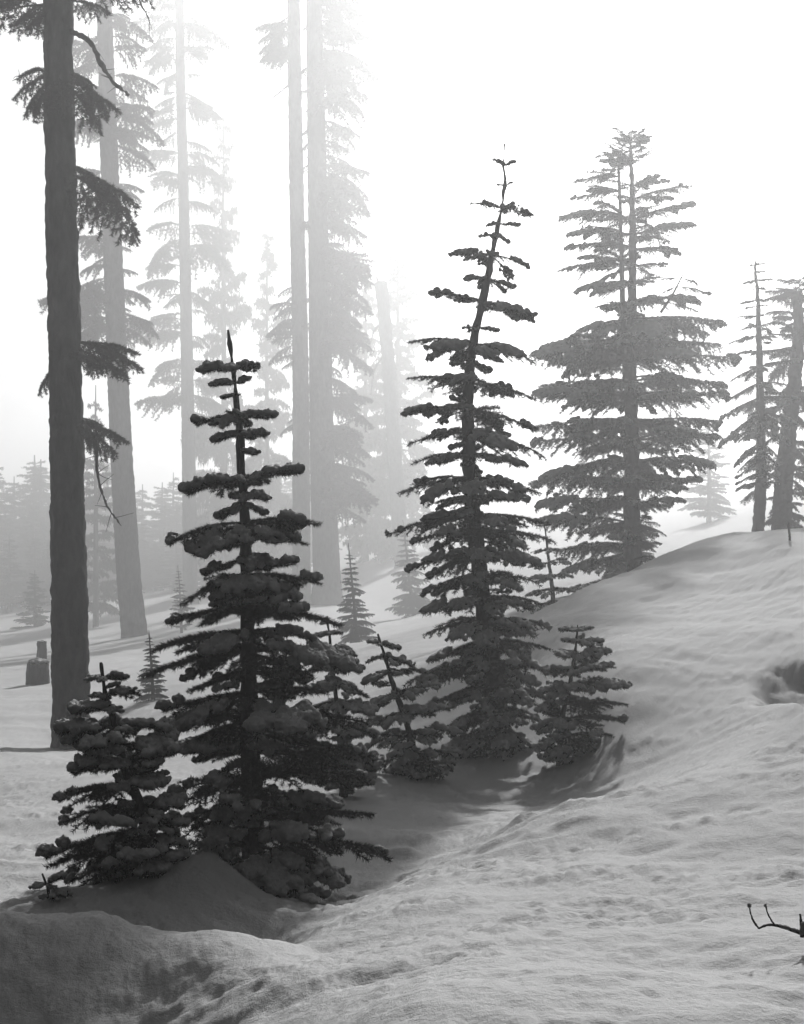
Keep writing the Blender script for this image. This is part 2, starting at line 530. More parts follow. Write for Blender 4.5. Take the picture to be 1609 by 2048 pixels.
# young firs close by: fine needles, snow pads on the outer sprays
lib('n1', 4, 0.16, snow=(0.4, 0.9), sstart=0.2, sr=0.024, arch=0.04, lat=0.35, step=0.05, sub=False, npm=900, ln=0.031, wr=0.007, voxel=0.008)
lib('n2', 6, 0.32, snow=(0.0, 0.9), sstart=0.5, sr=0.028, arch=0.06, lat=0.48, step=0.052, npm=760, ln=0.033, voxel=0.009)
lib('n3', 7, 0.55, snow=(-0.25, 0.65), sstart=0.73, sr=0.034, arch=(0.04, 0.11), lat=0.46, hang=0.14, step=0.058, npm=640, ln=0.034, voxel=0.010)
lib('n4', 8, 0.90, snow=(-0.35, 0.6), sstart=0.82, sr=0.037, arch=(0.05, 0.12), lat=0.42, hang=0.2, step=0.068, npm=520, ln=0.035, voxel=0.011)
# firs at middle distance
lib('m1', 4, 0.22, snow=(0.3, 0.75), sstart=0.25, sr=0.024, arch=0.03, lat=0.30, step=0.07, sub=False, npm=560, ln=0.036, wd=0.006, voxel=0.011)
lib('m2', 6, 0.50, snow=(-0.1, 0.7), sstart=0.55, sr=0.028, arch=0.06, lat=0.34, step=0.075, npm=460, ln=0.038, wd=0.006, hang=0.2, voxel=0.012)
lib('m3', 8, 1.00, snow=(-0.25, 0.6), sstart=0.68, sr=0.040, arch=(0.05, 0.10), lat=0.36, step=0.085, npm=360, ln=0.042, wd=0.007, hang=0.3, voxel=0.014)
lib('m4', 8, 1.9, snow=(-0.2, 0.6), sstart=0.58, sr=0.058, arch=(0.03, 0.09), lat=0.40, step=0.13, npm=210, ln=0.075, wd=0.013, hang=0.35, voxel=0.026, wr=0.014)
lib('m5', 8, 4.0, snow=(-0.25, 0.5), sstart=0.6, sr=0.095, arch=(0.03, 0.09), lat=0.44, step=0.25, npm=120, ln=0.14, wd=0.026, hang=0.6, voxel=0.042, wr=0.012)
# old trees: long drooping boughs without snow pads
lib('o1', 6, 1.5, snow=-9, arch=(0.05, 0.16), lat=0.45, step=0.12, npm=210, ln=0.08, wd=0.014, hang=0.55, bare=0.22, wr=0.016)
lib('o2', 7, 3.0, snow=-9, arch=(0.06, 0.16), lat=0.42, step=0.22, npm=120, ln=0.14, wd=0.030, hang=0.7, bare=0.18, wr=0.014)
lib('o3', 7, 5.5, snow=-9, arch=(0.06, 0.16), lat=0.40, step=0.40, npm=64, ln=0.26, wd=0.06, hang=0.8, bare=0.16, wr=0.010)

def put_branch(parent, cls, start, tip, rng, roll=0.0, snow=True, origin=None, name='branch', pick=None):
    """start and tip in world coordinates; the part is parented to the tree's Empty"""
    start, tip = np.asarray(start, float), np.asarray(tip, float)
    v = tip - start
    L = float(np.linalg.norm(v))
    me, sn, L0 = LIB[cls][pick if pick is not None else rng.integers(len(LIB[cls]))]
    k = L / L0
    yaw = math.atan2(v[1], v[0]); pitch = math.atan2(v[2], math.hypot(v[0], v[1]))
    M = Matrix.Translation(Vector(start) - parent.location) @ Euler((roll, -pitch, yaw), 'XYZ').to_matrix().to_4x4() @ Matrix.Diagonal((k, k * rng.choice([-1, 1]) if False else k, k, 1))
    o = obj(name, me, parent, M)
    if sn is not None and snow:
        obj('snow_pad', sn, o)
    return o

def classes(kind, L):
    if kind == 'n':
        return 'n1' if L < 0.22 else 'n2' if L < 0.42 else 'n3' if L < 0.72 else 'n4'
    if kind == 'm':
        return 'm1' if L < 0.34 else 'm2' if L < 0.75 else 'm3' if L < 1.35 else 'm4' if L < 2.8 else 'm5'
    return 'o1' if L < 2.1 else 'o2' if L < 4.1 else 'o3'

def trunk_part(parent, path, r0, r1, sides=14, rough=0.0, rscale=30, n=None, mat=None, name='trunk', flare=0.0, seed=0, power=1.0):
    p = smooth_path(path, 400)
    s = np.concatenate([[0], np.cumsum(np.linalg.norm(np.diff(p, axis=0), axis=1))])
    u = np.linspace(0, 1, n or 60)
    p = np.stack([np.interp(u * s[-1], s, p[:, k]) for k in range(3)], 1)
    rad = r1 + (r0 - r1) * (1 - u) ** power
    rad = rad * (1 + flare * np.exp(-u * len(p) * 0.03 * 6))
    v, t = tube(p - np.array(parent.location), rad, sides, True, rough, seed, rscale)
    return obj(name, tri_mesh(name, v, t, [mat or M_BARK]), parent), p

def point_at(path, z):
    o = np.argsort(path[:, 2])
    return np.array([np.interp(z, path[o, 2], path[o, k]) for k in range(2)] + [z])

def fir(name, label, cat, trunk_px, d, whorls, kind='n', r0=0.08, r1=0.012, seed=1, fill=1.0, dense=False, between=1.6, group=None, lowest=None, front=0.85, extra_down=0.25):
    """trunk_px: pixels base first; whorls: (y on trunk, left tip x,y | None, right tip x,y | None)"""
    rng = np.random.default_rng(seed)
    r0, r1 = r0 * W(d) / d, r1 * W(d) / d
    pts = [P(x, y, d) for x, y in trunk_px]
    b = pts[0].copy(); g = gz(b[0], b[1])
    if b[2] - g > -extra_down: pts[0] = np.array([b[0], b[1], min(b[2], g - extra_down)])
    root = thing(name, (b[0], b[1], max(g, pts[0][2])), label, cat, group)
    _, path = trunk_part(root, pts, r0, r1, 12, 0.12 * r0, 22, 90, M_BARK, seed=seed, power=0.9)
    px_m = W(d) / F
    if dense:
        more = []
        for a, b in zip(whorls[:-1], whorls[1:]):
            m = lambda u, v: (u[0] * .35 + v[0] * .35 + .3 * np.interp((a[0] + b[0]) / 2, [q[1] for q in trunk_px[::-1]], [q[0] for q in trunk_px[::-1]]), (u[1] + v[1]) / 2 + rng.uniform(-4, 8)) if u and v else None
            more.append(((a[0] + b[0]) / 2 + rng.uniform(-4, 4), m(a[1], b[1]), m(a[2], b[2])))
        whorls = list(whorls) + more
    if whorls:                                             # close the skirt down to the snow
        low = max(whorls, key=lambda q: q[0])
        y_g = 1024 + (CZ - gz(b[0], b[1])) / px_m
        y, add = low[0], []
        while y + 22 < y_g and len(add) < 4 and low[1] and low[2]:
            y += 20; k = (y - low[0])
            add.append((y, (low[1][0] + 4, low[1][1] + k * 0.6), (low[2][0] - 4, low[2][1] + k * 0.6)))
        whorls = list(whorls) + add
    y_lo, y_hi = (min(q[0] for q in whorls), max(q[0] for q in whorls)) if whorls else (0, 1)
    for wh in whorls:
        py, lt, rt = wh[0], wh[1], wh[2]
        z = CZ - (py - 1024) * px_m
        s = point_at(path, z)
        ll = rl = None
        if lt: tl = P(lt[0], lt[1], d); ll = np.linalg.norm(tl - s)
        if rt: tr = P(rt[0], rt[1], d); rl = np.linalg.norm(tr - s)
        mean = np.mean([q for q in (ll, rl) if q])
        pl = math.asin(np.clip((tl[2] - s[2]) / ll, -1, 1)) if lt else None
        pr = math.asin(np.clip((tr[2] - s[2]) / rl, -1, 1)) if rt else None
        if pl is None: pl = pr
        if pr is None: pr = pl
        if lt: put_branch(root, classes(kind, ll), s, tl + [0, rng.normal() * 0.08 * ll, 0], rng, rng.normal() * 0.12)
        if rt: put_branch(root, classes(kind, rl), s, tr + [0, rng.normal() * 0.08 * rl, 0], rng, rng.normal() * 0.12)
        ns = wh[3] if len(wh) > 3 else int(round(fill * (4 if mean < 0.18 else 5 if mean < 0.5 else 6)))
        ph = rng.random() * 6.28
        for k in range(ns):
            a = ph + k * 6.283 / max(ns, 1) + rng.normal() * 0.18
            ca = math.cos(a)
            if abs(ca) > 0.9: a += 0.5 * (1 if rng.random() < 0.5 else -1); ca = math.cos(a)
            w = 0.5 + 0.5 * ca
            lb = ((rl or ll) * w + (ll or rl) * (1 - w)) * front * (0.65 + 0.42 * rng.random())
            pt = pr * w + pl * (1 - w) + rng.normal() * 0.12 - 0.06
            z2 = s[2] + rng.normal() * 0.02 * mean
            st = point_at(path, z2)
            tip = st + lb * np.array([ca * math.cos(pt), math.sin(a) * math.cos(pt), math.sin(pt)])
            gt = gz(tip[0], tip[1])
            if tip[2] < gt + 0.02: tip[2] = gt + 0.03
            put_branch(root, classes(kind, lb), st, tip, rng, rng.normal() * 0.2)
        for k in range(rng.poisson(between * np.clip((py - y_lo) / (y_hi - y_lo) * 1.6 - 0.25, 0, 1)) if mean > 0.13 else 0):                          # weak shoots between the tiers
            z2 = s[2] + rng.uniform(-0.32, 0.32) * mean
            st = point_at(path, z2)
            a = rng.uniform(0, 6.28); lb = mean * rng.uniform(0.25, 0.55); pt = rng.normal() * 0.25 - 0.1
            tip = st + lb * np.array([math.cos(a) * math.cos(pt), math.sin(a) * math.cos(pt), math.sin(pt)])
            if tip[2] > gz(tip[0], tip[1]) + 0.02:
                put_branch(root, classes(kind, lb), st, tip, rng, rng.normal() * 0.3)
    return root, path

def T(*a):
    return list(a)

# ------------------------------------------------------------------ young firs in front
N = None
fir('young_fir', 'tall dark young fir in the foreground with thick snow pads and bare leader', 'fir tree',
    T((512,1800),(506,1640),(500,1450),(497,1250),(492,1100),(485,960),(478,835),(465,735),(457,660)), 10.0,
    [(735,(410,742),(512,736),3),(768,(430,772),(498,760),2),(792,(448,797),(481,790),1),
     (836,(393,850),(548,836),5),(872,(435,882),(527,872),3),(906,N,(512,908),1),
     (958,(377,990),(588,948),6),(990,N,(530,1000),2),(1012,(445,1036),N,2),
     (1046,(345,1088),(632,1050),6),(1072,(390,1110),(608,1088),5),(1118,(415,1150),(540,1130),3),
     (1148,(372,1208),(637,1168),6),(1185,(430,1215),(597,1200),4),
     (1222,(340,1250),(673,1250),6),(1262,(312,1298),(615,1280),5),
     (1305,(303,1350),(695,1335),6),(1345,(380,1385),(610,1370),4),
     (1385,(330,1425),(650,1385),6),(1435,(322,1472),(735,1445),6),(1470,(380,1500),(640,1490),4),
     (1505,(340,1512),(742,1515),6),(1560,(350,1580),(737,1565),6),(1600,(380,1640),(660,1620),4),
     (1640,(345,1650),(742,1635),6),(1685,(360,1700),(780,1718),6),(1730,(400,1765),(680,1760),5),
     (1765,(420,1800),(640,1800),4)],
    'n', 0.088, 0.009, 3, 0.72, between=1.2)
fir('young_fir', 'short leaning young fir with snow caps left of the tallest foreground fir', 'fir tree',
    T((328,1775),(296,1660),(272,1590),(245,1520),(228,1445),(215,1400),(202,1325)), 9.2,
    [(1357,(178,1360),(248,1358),3),(1378,N,(236,1370),1),(1392,(186,1395),(283,1390),3),
     (1418,(142,1428),(242,1425),4),(1455,(118,1472),(328,1462),6),(1492,(160,1500),(352,1502),5),
     (1530,(150,1548),(340,1510),5),(1572,(122,1595),(335,1565),6),(1615,(130,1645),(365,1610),6),
     (1655,(100,1712),(372,1650),6),(1695,(115,1725),(360,1690),5),(1730,(145,1760),(350,1725),5),(1755,(188,1795),(370,1745),4)],
    'n', 0.058, 0.008, 8, 0.8, between=1.2)
fir('young_fir', 'slim tapering fir with layered snowy tiers in the centre right', 'fir tree',
    T((1012,1520),(1000,1450),(985,1350),(972,1250),(960,1150),(950,1060),(940,960),(937,880),(937,800),(942,720),(957,640),(975,560),(990,480),(1003,420),(1011,370),(1008,330),(1009,287)), 17.5,
    [(332,(988,320),(1033,324),3),(371,(996,371),(1026,366),2),(416,(945,406),(1062,433),3),(448,N,(1036,453),1),
     (470,(962,474),(1018,487),2),(510,(902,513),(1055,536),4),(557,(930,562),(1023,577),3),
     (603,(864,589),(1067,642),5),(655,(928,657),(993,664),3),(688,(817,684),(1072,727),6),(728,(905,732),(982,744),3),
     (768,(816,757),(1071,800),6),(822,(807,831),(1068,863),6),(866,(825,886),(1092,916),6),(908,(834,925),(1047,932),6),
     (958,(795,988),(1084,988),7),(995,(860,1010),(1060,1000),5),(1030,(779,1069),(1094,1048),7),(1062,(823,1090),(1111,1084),6),
     (1105,(815,1145),(1082,1132),12),(1150,(845,1192),(1072,1165),12),(1195,(850,1228),(1088,1210),12),(1240,(846,1272),(1100,1258),12),
     (1285,(865,1322),(1102,1300),12),(1325,(812,1368),(1100,1345),12),(1370,(850,1425),(1095,1400),12),(1415,(860,1475),(1080,1448),12),(1460,(890,1505),(1065,1495),12)],
    'm', 0.135, 0.010, 21, 1.0, between=3.0)
fir('young_fir', 'little fir with a tilted top at the left foot of the slim fir', 'fir tree',
    T((846,1548),(815,1450),(790,1380),(772,1320),(756,1268)), 15.6,
    [(1288,(735,1285),(800,1300),3),(1312,(738,1325),(820,1330),4),(1345,(728,1370),(850,1345),5),(1385,(728,1420),(880,1375),6),
     (1425,(725,1460),(900,1420),6),(1465,(730,1500),(915,1465),6),(1505,(735,1545),(920,1510),6),(1530,(770,1550),(910,1530),5)],
    'm', 0.055, 0.010, 33, 2.0, between=3)
fir('young_fir', 'bushy little fir with round snow caps at the foot of the hill', 'fir tree',
    T((1118,1508),(1125,1440),(1140,1370),(1150,1310),(1156,1250)), 16.6,
    [(1262,(1125,1262),(1180,1258),4),(1285,(1128,1282),(1200,1285),4),(1312,(1115,1310),(1215,1308),5),(1340,(1100,1345),(1228,1335),6),
     (1372,(1085,1390),(1248,1375),6),(1405,(1080,1425),(1254,1410),6),(1440,(1072,1460),(1246,1445),6),(1475,(1080,1495),(1245,1480),6),(1492,(1075,1505),(1200,1500),5)],
    'n', 0.05, 0.010, 44, 2.3, between=3)
fir('young_fir', 'small snowy fir partly hidden behind the right boughs of the foreground fir', 'fir tree',
    T((690,1545),(680,1460),(672,1390),(664,1320),(655,1232)), 14.0,
    [(1247,(643,1248),(668,1247),1),(1268,(634,1274),(682,1268),3),(1295,(630,1305),(702,1310),4),(1328,(625,1345),(722,1345),5),
     (1365,(620,1380),(735,1395),5),(1405,(610,1425),(745,1430),6),(1450,(600,1470),(750,1475),6),(1495,(600,1515),(748,1520),6)],
    'n', 0.045, 0.008, 55, 1.5, between=2.5)
fir('young_fir', 'small frosted fir behind the brow of the hill', 'fir tree',
    T((1112,1240),(1105,1180),(1098,1120),(1089,1045)), 29.0,
    [(1075,(1078,1077),(1100,1074),1),(1100,(1064,1105),(1118,1102),4),(1125,(1060,1135),(1140,1128),5),(1150,(1058,1160),(1145,1155),5),(1178,(1055,1192),(1150,1185),6),(1205,(1060,1218),(1160,1212),6)],
    'm', 0.06, 0.012, 66, 1.0)

# ------------------------------------------------------------------ big fir with two stems on the far side of the hill
root, path = fir('forked_fir', 'broad grey fir with two stems and a round top behind the hill', 'fir tree',
    T((1266,1190),(1265,1100),(1264,900),(1262,720),(1266,500),(1262,290)), 37.0,
    [(372,(1200,362),(1337,368),4),(398,(1222,392),(1383,373),5),(440,(1190,440),(1390,411),5),(472,(1200,470),(1390,452),5),(500,(1190,495),(1362,508),5),
     (535,(1160,540),(1335,532),5),(565,(1150,588),(1327,556),6),(605,(1190,615),(1400,606),6),(640,(1150,672),(1455,645),7),
     (690,(1080,700),(1442,692),7),(722,(1060,712),(1482,716),7),(762,(1078,772),(1452,772),7),(800,(1060,792),(1452,790),7),
     (845,(1070,852),(1442,842),7),(885,(1064,884),(1446,872),7),(925,(1075,962),(1430,932),7),(972,(1060,966),(1405,962),7),
     (1012,(1073,1012),(1372,1004),7),(1048,(1070,1046),(1332,1072),7),(1088,(1108,1102),(1322,1090),7),(1120,(1120,1152),(1310,1112),6),(1155,(1140,1185),(1290,1175),6)],
    'm', 0.26, 0.03, 77, 1.1, between=4)
rngF = np.random.default_rng(5)
_, p2 = trunk_part(root, [P(1254,760,36.9), P(1247,640,36.8), P(1241,420,36.8), P(1236,300,36.8)], 0.13, 0.04, 10, 0.01, 20, 50, M_BARK, 'stem')
for py, tx, ty in ((362,1148,364),(392,1143,399),(436,1120,440),(470,1135,473),(495,1130,498),(528,1118,541)):
    s = point_at(p2, CZ - (py - 1024) * W(37.0) / F)
    tp = P(tx, ty, 36.8); put_branch(root, classes('m', np.linalg.norm(tp - s)), s, tp, rngF)
    for k in range(3):
        a = rngF.uniform(0.3, 6); l = np.linalg.norm(tp - s) * 0.7
        put_branch(root, classes('m', l), s, s + l * np.array([-abs(math.cos(a)), math.sin(a), 0.1]), rngF)
for cx, cy_, n, rad in ((1262,290,30,0.95),(1238,305,18,0.75)):       # the round crown
    for k in range(n):
        s = P(cx, cy_ + rngF.uniform(-8, 42), 36.9)
        a = rngF.uniform(0, 6.28); l = rad * rngF.uniform(0.6, 1.15); up = rngF.uniform(-0.35, 0.9)
        put_branch(root, classes('m', l), s, s + l * np.array([math.cos(a), math.sin(a), up]) / math.hypot(1, up), rngF)
_, p3 = trunk_part(root, [P(1322,625,36.6), P(1345,590,36.5), P(1366,550,36.5)], 0.055, 0.02, 6, 0, 20, 12, M_BARK, 'stem')
for py, tx, ty in ((556,1320,560),(556,1395,570),(575,1420,592),(590,1405,612),(575,1320,590),(605,1400,625)):
    s = point_at(p3, CZ - (py - 1024) * W(36.5) / F); tp = P(tx, ty, 36.5); put_branch(root, classes('m', np.linalg.norm(tp - s)), s, tp, rngF)

# ------------------------------------------------------------------ pair on the brow at the right edge
fir('slender_fir', 'slender fir with a bare lower trunk on the hilltop at right', 'fir tree',
    T((1514,1075),(1521,1000),(1523,900),(1520,750),(1516,600),(1511,540),(1512,522)), 38.5,
    [(530,(1500,532),(1531,528),3),(543,(1508,546),(1530,544),1),(562,(1488,568),(1543,560),3),(578,(1497,583),(1530,580),1),(602,(1484,608),(1550,600),3),(612,(1492,618),(1535,612),1),
     (632,(1474,634),(1528,630),3),(652,(1478,662),(1570,650),4),(672,(1456,688),(1570,672),5),(705,(1476,710),(1590,700),4),(735,(1460,765),(1600,722),5),
     (765,(1450,805),(1585,775),5),(795,(1442,840),(1598,800),5),(825,(1440,895),(1595,850),6),(860,(1446,885),(1580,890),5),(885,(1470,935),(1560,920),4)],
    'm', 0.18, 0.028, 88, 0.8)
root, path = fir('crooked_pine', 'crooked grey pine with a broken top at the right edge', 'pine tree',
    T((1562,1078),(1568,960),(1578,860),(1592,740),(1598,660),(1592,585)), 39.5, [], 'm', 0.30, 0.125, 91)
rngP = np.random.default_rng(12)
for k in range(84):
    py = rngP.uniform(575, 1050) if k < 56 else rngP.uniform(565, 720)
    s = point_at(path, CZ - (py - 1024) * W(39.5) / F)
    a = rngP.uniform(0, 6.28); l = rngP.uniform(0.9, 2.1) * (0.7 if py < 640 else 1.0)
    up = rngP.uniform(0.0, 0.5) if py < 700 else rngP.uniform(-0.7, 0.15)
    put_branch(root, classes('o', l), s, s + l * np.array([math.cos(a), math.sin(a), up]) / math.hypot(1, up), rngP, rngP.normal() * 0.3)

# ------------------------------------------------------------------ old trees: tall trunks
def old_tree(name, label, cat, trunk_px, d, r0, r1, branches, seed, rough=0.02, rscale=14, top=1, group=None, sides=40, n=300, flare=0.15):
    """trunk_px base first; branches: (y on trunk, tip x, tip y, dy) in photograph pixels"""
    rng = np.random.default_rng(seed)
    r0, r1 = r0 * W(d) / d, r1 * W(d) / d
    pts = [P(x, y, d) for x, y in trunk_px]
    b = pts[0]; g = gz(b[0], b[1]); b = pts[0] = np.array([b[0], b[1], g - 0.3])
    k = (pts[-1] - pts[-2]); k = k / k[2]
    topz = CZ + W(d) * 1024 / F + 1.5
    if top and pts[-1][2] < topz: pts.append(pts[-1] + k * (topz - pts[-1][2]))
    root = thing(name, (b[0], b[1], g), label, cat, group)
    _, path = trunk_part(root, pts, r0, r1, sides, rough, rscale, n, M_BARK, seed=seed, flare=flare)
    for br in branches:
        py, tx, ty = br[:3]; dy = br[3] if len(br) > 3 else rng.normal() * 0.4
        s = point_at(path, CZ - (py - 1024) * W(d) / F)
        tp = P(tx, ty, d) + np.array([0, dy, 0])
        put_branch(root, classes('o', np.linalg.norm(tp - s)), s, tp, rng, rng.normal() * 0.35)
    return root, path, rng

def limb(root, pts_px, d, r0, r1, seed, name='dead_limb', twigs=6, tl=0.25):
    p = smooth_path([P(x, y, d) for x, y in pts_px], 40)
    sc = W(d) / d; r0, r1, tl = r0 * sc, r1 * sc, tl * sc
    mb = MB()
    v, t = tube(p, np.linspace(r0, r1, 40), 8, True, r0 * 0.45, seed, 26); mb.add(v, t)
    rng = np.random.default_rng(seed)
    for k in range(twigs):
        i = rng.integers(8, 38); a = rng.normal(size=3); a /= np.linalg.norm(a)
        q = np.array([p[i], p[i] + a * tl * 0.5 * rng.uniform(0.4, 1), p[i] + a * tl * rng.uniform(0.6, 1.2) + [0, 0, rng.normal() * 0.04]])
        v, t = tube(smooth_path(q, 6), np.linspace(0.010, 0.004, 6), 4, False); mb.add(v, t)
    me = tri_mesh(name, np.concatenate(mb.v) - np.array(root.location), np.concatenate(mb.t), [M_TWIG])
    return obj(name, me, root)

root, path, rng = old_tree('old_fir', 'dark thick trunk of an old fir at the left with ragged boughs', 'fir tree',
    T((143,1510),(141,1300),(136,1000),(128,600),(119,200),(116,-40)), 26.0, 0.34, 0.25,
    [(150,60,245,-.3),(145,32,205,-.2),(140,30,160,.2),(155,95,262,-.6),(150,240,225,.1),(160,205,272,-.3),(140,190,170,.2),(150,150,240,-.8),(150,225,250,-.5),
     (330,282,415,0),(335,275,482,.2),(335,240,440,-.2),(325,180,345,.3),
     (680,285,738,0),(690,275,705,.1),(690,265,760,-.3),(700,215,745,-.5),(720,78,792,0),(725,95,745,.3),
     (838,255,885,0),(845,240,910,-.3),(850,205,905,-.2),(840,200,850,.3),
     (10,-40,40,0),(0,20,55,.3),(20,60,70,-.3),(-10,0,20,-.6),(0,215,20,.2),(-10,60,62,.5),(-20,300,-10,.3),(-60,-20,30,.1),(-60,260,-20,-.3)], 101, 0.034, 8)
limb(root, [(140,62),(178,82),(203,128),(228,165),(258,190)], 25.9, 0.055, 0.022, 3, twigs=9)
limb(root, [(172,850),(192,885),(196,950),(213,1008),(243,1052)], 25.8, 0.035, 0.012, 4, twigs=16, tl=0.35)
limb(root, [(110,150),(75,140),(50,150),(25,162)], 25.9, 0.022, 0.006, 6, twigs=10, tl=0.2)
limb(root, [(270,-30),(283,10),(290,22),(300,42)], 25.9, 0.02, 0.008, 7, twigs=3)
limb(root, [(150,335),(172,342),(188,346)], 25.8, 0.012, 0.006, 8, twigs=3, tl=0.1)

def spread(x_of, y0, y1, n, lo, hi, rng, both=True, drop=0.35, d=61):
    """random boughs: list of (y, tip x, tip y, dy)"""
    out = []
    for k in range(n):
        y = rng.uniform(y0, y1); s = rng.choice([-1, 1]) if both is True else both
        l = rng.uniform(lo, hi)
        out.append((y, x_of(y) + s * l, y + l * rng.uniform(-0.05, drop * 2), rng.normal() * l * W(d) / F * 0.7))
    return out

r_ = np.random.default_rng(7)
old_tree('old_fir', 'tall grey trunk with feathery boughs just right of the dark trunk', 'fir tree',
    T((271,1300),(258,1150),(243,900),(232,650),(222,400),(212,100),(206,-40)), 59.0, 0.52, 0.31,
    spread(lambda y: 222, 30, 420, 40, 28, 100, r_) + spread(lambda y: 235, 440, 700, 28, 24, 100, r_) + spread(lambda y: 225, 500, 640, 6, 70, 120, r_, -1), 102, 0.05, 4.5)
old_tree('old_fir', 'pale misty fir with curved boughs between the grey trunk and the twin trunks', 'fir tree',
    T((382,1240),(379,1000),(374,700),(368,400),(362,180),(360,40)), 82.0, 0.43, 0.25,
    spread(lambda y: 366, -60, 480, 56, 26, 95, r_, d=82) + spread(lambda y: 374, 480, 900, 40, 24, 95, r_, d=82), 103, 0.05, 4.5)
root, path, _ = old_tree('old_fir', 'slimmer left one of the twin misty trunks', 'fir tree',
    T((603,1225),(603,1000),(601,700),(594,400),(589,100),(588,-40)), 67.0, 0.44, 0.30,
    spread(lambda y: 592, 20, 120, 9, 50, 90, r_, -1, d=62) + spread(lambda y: 600, 570, 720, 12, 30, 65, r_, -1, d=62) + spread(lambda y: 600, 820, 860, 3, 20, 40, r_, -1, d=62), 104, 0.05, 4.5)
limb(root, [(583,165),(560,185),(533,205)], 67.0, 0.05, 0.02, 11, twigs=5, tl=0.5)
old_tree('old_fir', 'stouter right one of the twin misty trunks with boughs on its right', 'fir tree',
    T((655,1230),(653,1120),(646,950),(641,700),(636,400),(630,100),(628,-40)), 65.0, 0.64, 0.35,
    spread(lambda y: 633, -60, 130, 30, 36, 112, r_, 1, d=61) + spread(lambda y: 636, 130, 480, 46, 28, 108, r_, 1, d=61) + spread(lambda y: 640, 480, 760, 40, 32, 108, r_, 1, d=61)
    + spread(lambda y: 645, 760, 1010, 34, 30, 105, r_, 1, d=61) + spread(lambda y: 634, 0, 700, 20, 15, 40, r_, -1, d=61), 105, 0.05, 4.5, flare=0.4)
root, path, _ = old_tree('dead_snag', 'pale dead snag with a broken top behind the slim fir', 'snag',
    T((806,1160),(795,1000),(783,800),(766,600),(760,565)), 80.0, 0.42, 0.36, [], 106, 0.10, 3, top=0)
for i, (pp) in enumerate(([(775,700),(750,740),(742,790)], [(770,640),(750,660),(738,700)])):
    limb(root, pp, 80.0, 0.08, 0.03, 20 + i, twigs=4, tl=0.8)
limb(root, [(757,585),(756,566),(753,552)], 80.0, 0.16, 0.03, 31, 'splinter', twigs=0)
limb(root, [(766,585),(768,570),(769,560)], 80.0, 0.14, 0.03, 32, 'splinter', twigs=0)
# ------------------------------------------------------------------ misty firs farther off
def far_fir_mesh(seed, whorls=15, sparse=0.0):
    """crown of unit height (base at 0) for a fir at least 30 m away"""
    rng = np.random.default_rng(seed)
    mb = MB()
    for w in range(whorls):
        h = 0.10 + 0.86 * (w / whorls) ** 0.92
        l = (1.0 - h) ** 0.85 * 0.25 + 0.018
        n = 7
        for k in range(n):
            if rng.random() < sparse: continue
            one = MB()
            L = l * (0.45 + 0.75 * rng.random())
            make_branch(L * 5, seed * 100 + w * 10 + k, mb=one, ln=0.075, wd=0.026, npm=110, step=0.10, lat=0.42, sub=L > 0.12, snow=-9, hang=0.35, arch=0.06, wr=0.008)
            a = 6.283 * k / n + rng.normal() * 0.25 + w
            M = Matrix.Translation((0, 0, h + rng.normal() * 0.016)) @ Euler((0, rng.normal() * 0.16 + 0.16 - 0.34 * h, a), 'XYZ').to_matrix().to_4x4() @ Matrix.Scale(0.2, 4)
            mb.merge(one, M)
    tr, tt = tube([(0, 0, -0.08), (0.004, 0, 0.4), (0, 0.003, 0.8), (0, 0, 1.0)], [0.022, 0.016, 0.008, 0.003], 7)
    return mb.mesh('crown', [M_TWIG, M_NEEDLE], False), tri_mesh('trunk', tr, tt, [M_BARK])

FARM = [far_fir_mesh(1, 16), far_fir_mesh(2, 18), far_fir_mesh(3, 14, 0.12), far_fir_mesh(4, 20, 0.05)]

def far_fir(label, px, py_base, py_top, d, k, width=1.0, yaw=0.0, group=None, snow=False, lean=0.0):
    b, t = P(px, py_base, d), P(px, py_top, d)
    g = gz(b[0], b[1])
    h = t[2] - min(g, b[2])
    root = thing('misty_fir', (b[0], b[1], min(g, b[2])), label, 'fir tree', group)
    root.rotation_euler = (0, lean, yaw)
    M = Matrix.Diagonal((h * width, h * width, h, 1))
    obj('crown', FARM[k][0], root, M)
    obj('trunk', FARM[k][1], root, M)
    return root

def auto_fir(label, base, top, d, halfw, n, seed, r=0.06, gap=0.12):
    rng = np.random.default_rng(seed)
    (bx, by), (tx, ty) = base, top
    wh = []
    for i in range(n):
        u = gap + (1 - gap - 0.04) * (i / (n - 1)) ** 1.1
        y = ty + (by - ty) * u; x = tx + (bx - tx) * u
        h = halfw * (u ** 0.8)
        a, b = h * rng.uniform(0.7, 1.15), h * rng.uniform(0.7, 1.15)
        dr = rng.uniform(-0.1, 0.35)
        wh.append((y, (x - a, y + a * dr), (x + b, y + b * rng.uniform(-0.1, 0.35))))
    return fir('misty_fir', label, 'fir tree', [base, ((bx + tx) / 2, (by + ty) / 2), top], d, wh, 'o', r, r * 0.16, seed, 1.6, between=2.5)

